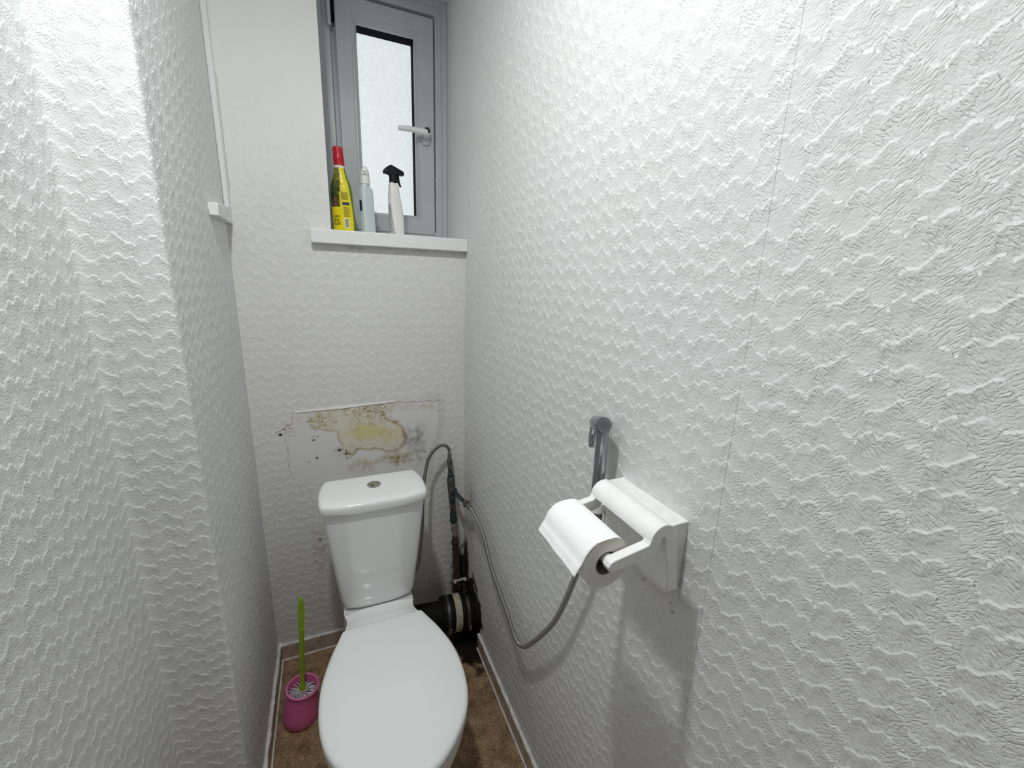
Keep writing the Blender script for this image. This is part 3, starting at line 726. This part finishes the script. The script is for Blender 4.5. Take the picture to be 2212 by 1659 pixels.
MB().lathe([(0, 0), (.0082, 0), (.0082, .022), (.0065, .024), (0, .024)], pz(.712), (0, 0, 1), 14).build('ferrule', M['dullsteel'], ih)

# ------------------------------------------------------------------ HAND SPRAYER
sp0 = Vector((.450, .595, .968)); spd = Vector((.02, .035, 1)).normalized()
spray = thing('hand_sprayer', 'chrome hand sprayer hanging on the right wall above the roll holder', 'sprayer', tuple(sp0))
br_ = MB()
br_.lathe([(0, .045), (.0118, .045), (.0122, .07), (.0118, .10), (.0112, .15), (.0118, .180), (0, .180)], sp0, spd, 24)
br_.build('grip', M['chrome'], spray)
MB().lathe([(0, 0), (.012, 0), (.0125, .006), (.0125, .04), (.0115, .043), (0, .043)], sp0, spd, 24).build('lower_collar', M['dullsteel'], spray)
hd = sp0 + spd * .189 + Vector((0, .008, 0)); fd = Vector((-.27, -.92, .20)).normalized()
head = MB().lathe([(0, -.034), (.009, -.033), (.0135, -.026), (.0152, -.008), (.0155, .006), (.0158, .010), (.0155, .017), (.0145, .0195), (0, .0195)], hd, fd, 32).build('spray_head', M['chrome'], spray, ang=40)
mb = MB(); U_ = fd.cross(Vector((0, 0, 1))).normalized(); V_ = U_.cross(fd)
mb2 = MB().lathe([(0, 0), (.0125, 0), (.0125, .0008), (0, .0008)], hd + fd * .0195, fd, 28).build('spray_face', M['sprayface'], head)
for rr, nn in ((0, 1), (.0035, 6), (.007, 10)):
    for k in range(nn):
        a = 2 * pi * k / nn; q = hd + fd * .0201 + (U_ * cos(a) + V_ * sin(a)) * rr
        mb.lathe([(0, 0), (.0008, 0), (.0008, .0004), (0, .0004)], q, fd, 8)
mb.build('spray_holes', M['darkhole'], head)
# trigger lever at the back of the head
P = spline([tuple(hd - fd * .027 + Vector((0, 0, .004))), tuple(hd - fd * .030 + Vector((-.004, 0, -.018))), tuple(hd - fd * .028 + Vector((-.006, 0, -.038))), tuple(hd - fd * .025 + Vector((-.006, 0, -.050)))], 5)
MB().tube(P, [.007] * 6 + [.0065] * 5 + [.0055] * 5, 10).build('trigger', M['chrome'], spray)
bk = thing('sprayer_bracket', 'white wall bracket carrying the hand sprayer, behind the roll holder', 'wall bracket', (RX, .59, 1.0))
MB().box(RX - .018, RX - .0005, .575, .612, .975, 1.035).build('bracket_plate', M['white'], bk, bevel=.003)
MB().lathe([(.0129, 0), (.0165, 0), (.0165, .018), (.0129, .018)], sp0 + spd * .02, spd, 24, caps=False).box(.464, RX - .016, .588, .602, .988, 1.004).build('bracket_ring', M['white'], bk)

# ------------------------------------------------------------------ ROLL HOLDER + ROLL
hold = thing('toilet_roll_holder', 'white painted toilet roll holder fixed to a board on the right wall', 'roll holder', (RX, .46, .96))
bd = MB().box(.4555, RX + .0008, .413, .572, .943, 1.062).build('backing_board', M['whitechip'], hold, bevel=.0015)
Y0, Y1 = .387, .535
pl = [(.4535, .971), (.436, 1.066)] ; 
hook_o = [(.4535, .971), (.4405, 1.045)] + arc(.41375, 1.0640, .0231, -4, 184, 22)
hook_i = [(.4095, 1.058)] + arc(.4135, 1.0640, .0039, 180, 10, 8) + [(.434, .972)]
spine = hook_o + hook_i
bmb = MB(); bmb.prism([(x, z) for x, z in spine], 1, Y0, Y1)
spn = bmb.build('curved_back', M['white'], hold, bevel=.001, ang=40)
armp = [(.3915, 1.067), (.388, 1.0605), (.331, 1.0515), (.325, 1.049), (.3215, 1.0425), (.324, 1.036), (.330, 1.0335), (.391, 1.0405), (.402, 1.045), (.4085, 1.053), (.4095, 1.062), (.404, 1.068)]
for ya, yb in ((Y0, Y0 + .015), (Y1 - .014, Y1)):
    MB().prism(armp, 1, ya + .0003, yb).build('arm', M['white'], hold, bevel=.0012)
MB().tube([(.3325, Y0 + .010, 1.0425), (.3325, Y1 - .010, 1.0425)], .0082, 20).build('spindle', M['white'], hold)
roll = thing('toilet_roll', 'part used white toilet roll with a loose sheet on the wall holder', 'toilet roll', (.333, .46, 1.035))
rc = Vector((.3325, 0, 1.0355)); r0, r1 = .0385, .0182; ya, yb = Y0 + .018, Y1 - .017
mb = MB(); n = 96
def rr(a, k): return r0 + .0008 * sin(7 * a + k) + .0010 * nz(cos(a), sin(a), 3, k)
O = [[(rc.x + rr(2 * pi * k / n, 0) * cos(2 * pi * k / n), ya + (yb - ya) * j / 24, rc.z + rr(2 * pi * k / n, 0) * sin(2 * pi * k / n)) for k in range(n)] for j in range(25)]
I = [[(rc.x + r1 * cos(2 * pi * k / n), ya + (yb - ya) * j / 24, rc.z + r1 * sin(2 * pi * k / n)) for k in range(n)] for j in range(25)]
mb.loft(O, False, False); mb.loft(I[::-1], False, False)
def annulus(y):
    rings = [[(rc.x + (r1 + (rr(2 * pi * k / n, 0) - r1) * t) * cos(2 * pi * k / n), y, rc.z + (r1 + (rr(2 * pi * k / n, 0) - r1) * t) * sin(2 * pi * k / n)) for k in range(n)] for t in (0, .5, 1)]
    mb.loft(rings, False, False, mi=1)
annulus(ya); annulus(yb)
mb.build('paper_roll', [M['tissue'], M['tissue_side']], roll, ang=50)
MB().loft([[(rc.x + r * cos(2 * pi * k / 40), y, rc.z + r * sin(2 * pi * k / 40)) for k in range(40)] for r, y in ((r1 - .0003, ya + .0003), (r1 - .0003, yb - .0003), (r1 - .0014, yb - .0003), (r1 - .0014, ya + .0003), (r1 - .0003, ya + .0003))], False, False).build('cardboard_core', M['card'], roll)
# loose end of paper
mb = MB(); rows = []
path = [(rc.x + (r0 + .0013) * cos(radians(a)), rc.z + (r0 + .0013) * sin(radians(a))) for a in (115, 128, 141, 152, 162)]
path += [(.2925, 1.043), (.2895, 1.0385), (.2865, 1.0325), (.284, 1.0275)]
path = [(p.x, p.z) for p in spline([(a, 0, b_) for a, b_ in path], 5)]
for i, (x, z) in enumerate(path):
    t = i / (len(path) - 1); rows.append([])
    for j in range(25):
        y = ya + (yb - ya) * j / 24; wv = .0004 * t * sin(j * .5 + t * 5)
        zz = z + (.0005 * nz(y, 0, 400, 2) if i == len(path) - 1 else 0) + (.002 * t * (j / 24))
        rows[-1].append((x + wv - .003 * t * (1 - j / 24), y, zz))
o = len(mb.v)
for r in rows: mb.v += r
m_ = 25
for i in range(len(rows) - 1):
    for j in range(m_ - 1): mb.face((i * m_ + j, i * m_ + j + 1, (i + 1) * m_ + j + 1, (i + 1) * m_ + j))
ls = mb.build('loose_sheet', M['tissue'], roll, ang=80)
md = ls.modifiers.new('thick', 'SOLIDIFY'); md.thickness = .0007; md.offset = 0

# ------------------------------------------------------------------ BOTTLES ON THE SILL
def sup(hw, hd, e, n=72):
    P = []
    for k in range(n):
        a = 2 * pi * k / n; c_, s_ = cos(a), sin(a)
        P.append((hw * math.copysign(abs(c_) ** (2 / e), c_), hd * math.copysign(abs(s_) ** (2 / e), s_)))
    return P
def rotz(p, a): return (p[0] * cos(a) - p[1] * sin(a), p[0] * sin(a) + p[1] * cos(a))
SZ = WZ0 + .0005
# --- yellow bug killer bottle
b1 = thing('bug_spray_bottle', 'yellow bug killer bottle with a red cap on the window sill', 'bottle', (.077, 1.655, SZ))
W1 = [(0, .0345), (.004, .0365), (.03, .0365), (.09, .0355), (.125, .0352), (.15, .033), (.165, .029), (.178, .0235), (.195, .0195), (.206, .018)]
W1s = spline([(h, w, 0) for h, w in W1], 8)
b1c = (.0775, 1.655); A1 = radians(-18); LEAN = -.035
def b1half(h): return interp([(p.x, p.y) for p in W1s], h)
def b1pt(a, h, off=0.0):
    w = b1half(h); e = 2.6 if h < .15 else 2.2
    c_, s_ = cos(a), sin(a); x = (w + off) * math.copysign(abs(c_) ** (2 / e), c_); y = (w * (.72 if h < .15 else .72 + .28 * (h - .15) / .056) + off) * math.copysign(abs(s_) ** (2 / e), s_)
    q = rotz((x, y), A1); return (b1c[0] + q[0] + LEAN * h, b1c[1] + q[1], SZ + h)
mb = MB(); n = 120; hs = frange(0, .206, .0017); mb.loft([[b1pt(2 * pi * k / n, h) for k in range(n)] for h in hs])
YEL = (.80, .66, .006); GRN = (.10, .20, .012); DKG = (.055, .075, .02); BRN = (.13, .075, .03); OLV = (.16, .15, .02)
body = mb.build('bottle_body', M['print'], b1, ang=60)
ca = body.data.color_attributes.new('print', 'FLOAT_COLOR', 'POINT')
for i, v in enumerate(body.data.vertices):
    h = v.co.z - SZ
    dx, dy = v.co.x - b1c[0] - LEAN * h, v.co.y - b1c[1]
    lx, ly = rotz((dx, dy), -A1); t = lx / max(b1half(h), .001)  # -1..1 across the front
    col = YEL
    if ly < 0:
        if t > .90 + .06 * sin(h * 30): col = GRN
        edge = .10 if h > .13 else -.02
        if t < edge and h > .082 + .01 * (t + 1) * 0:
            nn = fbm(lx, h, 70, 3)
            col = OLV if h > .155 else (DKG if h > .12 + .02 * t else BRN)
            if nn > .25: col = tuple(c * 1.7 for c in col)
            if nn < -.3: col = tuple(c * .4 for c in col)
            if t < -.55 and h < .13: col = tuple(c * .5 for c in col)
        elif h > .13 and t < .25 and fbm(lx, h, 60, 8) > .1: col = (.5, .38, .01)
    else: col = GRN if t > .3 else DKG
    ca.data[i].color = (*col, 1)
def wrap_front(lx, h, off):
    """a point on the front of the yellow bottle at sideways position lx"""
    w = b1half(h); e = 2.6; t = max(-.98, min(.98, lx / (w + off)))
    y = -(w * .72 + off) * (1 - abs(t) ** e) ** (1 / e)
    q = rotz((lx, y), A1); return (b1c[0] + q[0] + LEAN * h, b1c[1] + q[1], SZ + h)
def patch(name, m, x0, x1, h0, h1, off=.0004, nx=8, nh=6):
    mb = MB(); g = [[wrap_front(x0 + (x1 - x0) * i / nx, h0 + (h1 - h0) * j / nh, off) for i in range(nx + 1)] for j in range(nh + 1)]
    for r in g: mb.v += r
    for j in range(nh):
        for i in range(nx): a = j * (nx + 1) + i; mb.face((a, a + 1, a + nx + 2, a + nx + 1))
    return mb
def text_on(name, body_txt, m, size, lx, h, parent, align='CENTER', off=.0005, sx=1.0, fn=wrap_front):
    cu = bpy.data.curves.new(name, 'FONT'); cu.body = body_txt; cu.size = size; cu.align_x = align; cu.resolution_u = 3; cu.offset = size * .02
    t = bpy.data.objects.new('txt', cu); COL.objects.link(t)
    dg = bpy.context.evaluated_depsgraph_get(); me = bpy.data.meshes.new_from_object(t.evaluated_get(dg)); bpy.data.objects.remove(t)
    for v in me.vertices: v.co = fn(lx + v.co.x * sx, h + v.co.y, off)
    me.materials.clear(); me.materials.append(m); o = bpy.data.objects.new(name, me); COL.objects.link(o)
    o.parent = parent; o.matrix_parent_inverse = Matrix.Translation(parent.location).inverted(); return o
# parts printed on the sleeve sit under the thing as its lettering
for txt, h, s_ in (('ULTIMATE', .0495, .0085), ('BUG', .0365, .0130), ('KILLER', .0255, .0125)):
    text_on('lettering', txt, M['ink'], s_, -.0175, h, b1, sx=.66)
for rows, h0, st, xa, xb, tl in ((9, .1275, .0026, .0035, .0235, .003), (11, .0815, .0029, .0075, .0285, -.004)):
    mb = MB()
    for k in range(rows):
        h = h0 - k * st
        q = patch('', None, xa, xb + tl * random.random(), h, h + .0011, nx=5, nh=1); o = len(mb.v); mb.v += q.v
        for f in q.f: mb.face([o + i for i in f])
    mb.build('small_print', M['ink'], b1, smooth=False)
patch('', None, .0055, .0275, .0885, .0985).build('label_panel', M['navy'], b1)
bc = patch('', None, .0080, .0225, .0155, .0465).build('barcode', M['labelw'], b1)
mb = MB(); h = .0185
while h < .0440:
    w_ = random.choice((.0006, .0010, .0016)); q = patch('', None, .0098, .0207, h, h + w_, .0008, 5, 1); o = len(mb.v); mb.v += q.v
    for f in q.f: mb.face([o + i for i in f])
    h += w_ + random.choice((.0007, .0011))
mb.build('barcode_bars', M['ink'], bc, smooth=False)
def tilt(x, y, z): return (b1c[0] + x + LEAN * z, b1c[1] + y, SZ + z)
def lz(prof, n=28): return [[tilt(r * cos(2 * pi * k / n), r * sin(2 * pi * k / n), h) for k in range(n)] for r, h in prof]
MB().loft(lz([(.0165, .204), (.0168, .206), (.0168, .213), (.0155, .2145)])).build('neck_collar', M['bottlew'], b1)
MB().loft(lz([(.0165, .2145), (.0175, .216), (.0172, .226), (.0178, .231), (.0180, .236), (.0168, .244), (.0164, .252), (.0168, .262), (.0164, .269), (.0140, .2715), (.0, .2715)])).build('cap', M['red'], b1)

# --- pale square spray bottle
b2 = thing('pale_spray_bottle', 'pale blue square spray bottle with a white nozzle between two bottles', 'bottle', (.156, 1.655, SZ))
def stack(c, prof, ang, n=64, lean=0.0, exp_=5.0):
    R_ = []
    for h, hw, hd in prof:
        e = exp_ if hw > .0185 or exp_ < 4 else 2.4
        R_.append([(c[0] + q[0] + lean * h, c[1] + q[1], SZ + h) for q in (rotz(p, ang) for p in sup(hw, hd, e, n))])
    return R_
A2 = radians(32)
MB().loft(stack((.156, 1.655), [(0, .0215, .0135), (.003, .0232, .0150), (.02, .0236, .0152), (.145, .0226, .0146), (.152, .0215, .0138), (.158, .0168, .0120), (.160, .0150, .0120), (.168, .0145, .0125)], A2, lean=-.03)).build('bottle_body', M['bottleg'], b2, ang=40)
# dark label on the face turned to the left
mb = MB()
f0 = lambda u_, h: (lambda q: (.156 + q[0] - .03 * h, 1.655 + q[1], SZ + h))(rotz((-.0237, u_), A2))
mb.add([f0(-.004, .078), f0(.008, .078), f0(.008, .112), f0(-.004, .112)], [(0, 1, 2, 3)]); mb.build('label', M['navy'], b2, smooth=False)
c2 = (.156 - .03 * .18, 1.655)
MB().lathe([(.0135, .166), (.0160, .167), (.0162, .172), (.0150, .193), (.0138, .1945), (0, .195)], (c2[0], c2[1], SZ), n=28).build('collar', M['bottlew'], b2)
mb = MB()
R_ = []
for h, hw, hd, oy in ((.1945, .0138, .0150, 0), (.203, .0132, .017, .002), (.209, .0122, .021, .006), (.216, .0095, .022, .008), (.222, .0065, .019, .010), (.2235, .003, .014, .010)):
    R_.append([(c2[0] + q[0] + .0005, c2[1] + q[1], SZ + h) for q in (rotz((a, b_ + oy), radians(-12)) for a, b_ in sup(hw, hd, 3.2, 32))])
mb.loft(R_).build('spray_head', M['bottlew'], b2, ang=50)
MB().tube([(c2[0] - .002, c2[1] - .0195, SZ + .207), (c2[0] - .002, c2[1] - .0155, SZ + .198)], .0055, 10).build('nozzle', M['bottlew'], b2)

# --- white bottle with black trigger
b3 = thing('trigger_spray_bottle', 'white spray bottle with a black trigger head, nearest the window handle', 'bottle', (.253, 1.650, SZ))
mb = MB(); R_ = []
for h, xl, xr, d in ((0, .2300, .2770, .020), (.003, .2285, .2785, .0215), (.02, .2280, .2790, .022), (.045, .2275, .2780, .022), (.075, .2270, .2765, .0215), (.10, .2265, .2725, .0205), (.125, .2268, .2685, .019), (.143, .2275, .2655, .018), (.147, .2270, .2660, .0185), (.151, .2278, .2645, .0178), (.165, .2290, .2625, .0165), (.176, .2300, .2605, .0150), (.180, .2320, .2585, .0130)):
    cx = (xl + xr) / 2; R_.append([(cx + q[0], 1.650 + q[1], SZ + h) for q in (rotz(p, radians(12)) for p in sup((xr - xl) / 2, d, 3.0, 64))])
mb.loft(R_).build('bottle_body', M['bottlew'], b3, ang=60)
# grey back label wrapping the left side
mb = MB(); gl = []
for j in range(13):
    h = .008 + .10 * j / 12; r_ = []
    xl = interp([(0, .2300), (.02, .2280), (.045, .2275), (.10, .2265), (.12, .2268)], h); xr = interp([(0, .2770), (.02, .2790), (.045, .2780), (.10, .2725), (.12, .269)], h); cx = (xl + xr) / 2
    for k in range(9):
        a = radians(170 + 75 * (1 - .45 * j / 12) * k / 8); e = 3.0; hw, d = (xr - xl) / 2 + .0005, .0222
        p = (hw * math.copysign(abs(cos(a)) ** (2 / e), cos(a)), d * math.copysign(abs(sin(a)) ** (2 / e), sin(a))); q = rotz(p, radians(12)); r_.append((cx + q[0], 1.650 + q[1], SZ + h))
    gl.append(r_)
for r in gl: mb.v += r
for j in range(12):
    for k in range(8): a = j * 9 + k; mb.face((a, a + 1, a + 10, a + 9))
M['greylabel'] = mat('worn_grey_label', (.34, .35, .36), .5, col2=(.5, .5, .5), vscale=120)
mb.build('label', M['greylabel'], b3)
MB().lathe([(0, .176), (.0135, .176), (.0140, .18), (.0138, .204), (0, .204)], (.2455, 1.650, SZ), n=28).build('collar', M['black'], b3)
hp_ = [(-.034, .2085), (-.0345, .215), (-.030, .2235), (-.016, .2345), (-.008, .237), (.004, .233), (.034, .2215), (.0375, .218), (.0375, .209), (.030, .2075), (.012, .2075), (.004, .203), (-.013, .203), (-.017, .206)]
mb = MB(); rg = []
ca_ = radians(10)
for dpt, s_ in ((-.0125, .86), (-.0105, .97), (-.006, 1), (.006, 1), (.0105, .97), (.0125, .86)):
    rg.append([(.2455 + rotz((.001 + (x - .001) * s_, dpt), ca_)[0], 1.650 + rotz((.001 + (x - .001) * s_, dpt), ca_)[1], SZ + .219 + (z - .219) * s_) for x, z in hp_])
mb.loft(rg).build('trigger_head', M['black'], b3, bevel=.001, ang=40)
tg = spline([(.016, 0, .208), (.0175, 0, .196), (.0205, 0, .183), (.026, 0, .1705)], 6)
MB().tube([(.2455 + rotz((p.x, 0), ca_)[0], 1.650 + rotz((p.x, 0), ca_)[1], SZ + p.z) for p in tg], [.005] * 7 + [.0045] * 6 + [.0035] * 6, 10).build('trigger', M['black'], b3)

# ------------------------------------------------------------------ CAMERA
cam = bpy.data.cameras.new('camera'); co = bpy.data.objects.new('camera', cam); COL.objects.link(co)
cam.sensor_fit = 'HORIZONTAL'; cam.sensor_width = 36; cam.lens = 905.0 / 2212 * 36; cam.clip_start = .02
pt, yw, rl = radians(13.78949427), radians(23.92053632), radians(1.96620408)
fwd = Vector((sin(yw) * cos(pt), cos(yw) * cos(pt), -sin(pt))); rgt = Vector((cos(yw), -sin(yw), 0)); up = rgt.cross(fwd)
r2 = rgt * cos(rl) + up * sin(rl); u2 = -rgt * sin(rl) + up * cos(rl)
mw = Matrix((r2, u2, -fwd)).transposed().to_4x4(); mw.translation = Vector((0, 0, 1.41)); co.matrix_world = mw
S.camera = co

# ------------------------------------------------------------------ LIGHT
L = bpy.data.lights.new('ceiling_lamp', 'AREA'); L.shape = 'DISK'; L.size = .09; L.energy = 13.2; L.color = (.965, .99, 1.0)
lo = bpy.data.objects.new('ceiling_lamp', L); COL.objects.link(lo); lo.location = (-.08, .52, 2.40)   # flush lamp, faces down
w = bpy.data.worlds.new('overcast_sky'); S.world = w; w.use_nodes = True
bg = w.node_tree.nodes['Background']; bg.inputs[0].default_value = (.95, .985, 1.0, 1); bg.inputs[1].default_value = 1.12

S.view_settings.view_transform = 'Standard'; S.view_settings.look = 'None'; S.view_settings.gamma = 1; S.view_settings.use_curve_mapping = False
S.view_settings.exposure = 0.0
S.cycles.max_bounces = 7; S.cycles.diffuse_bounces = 6
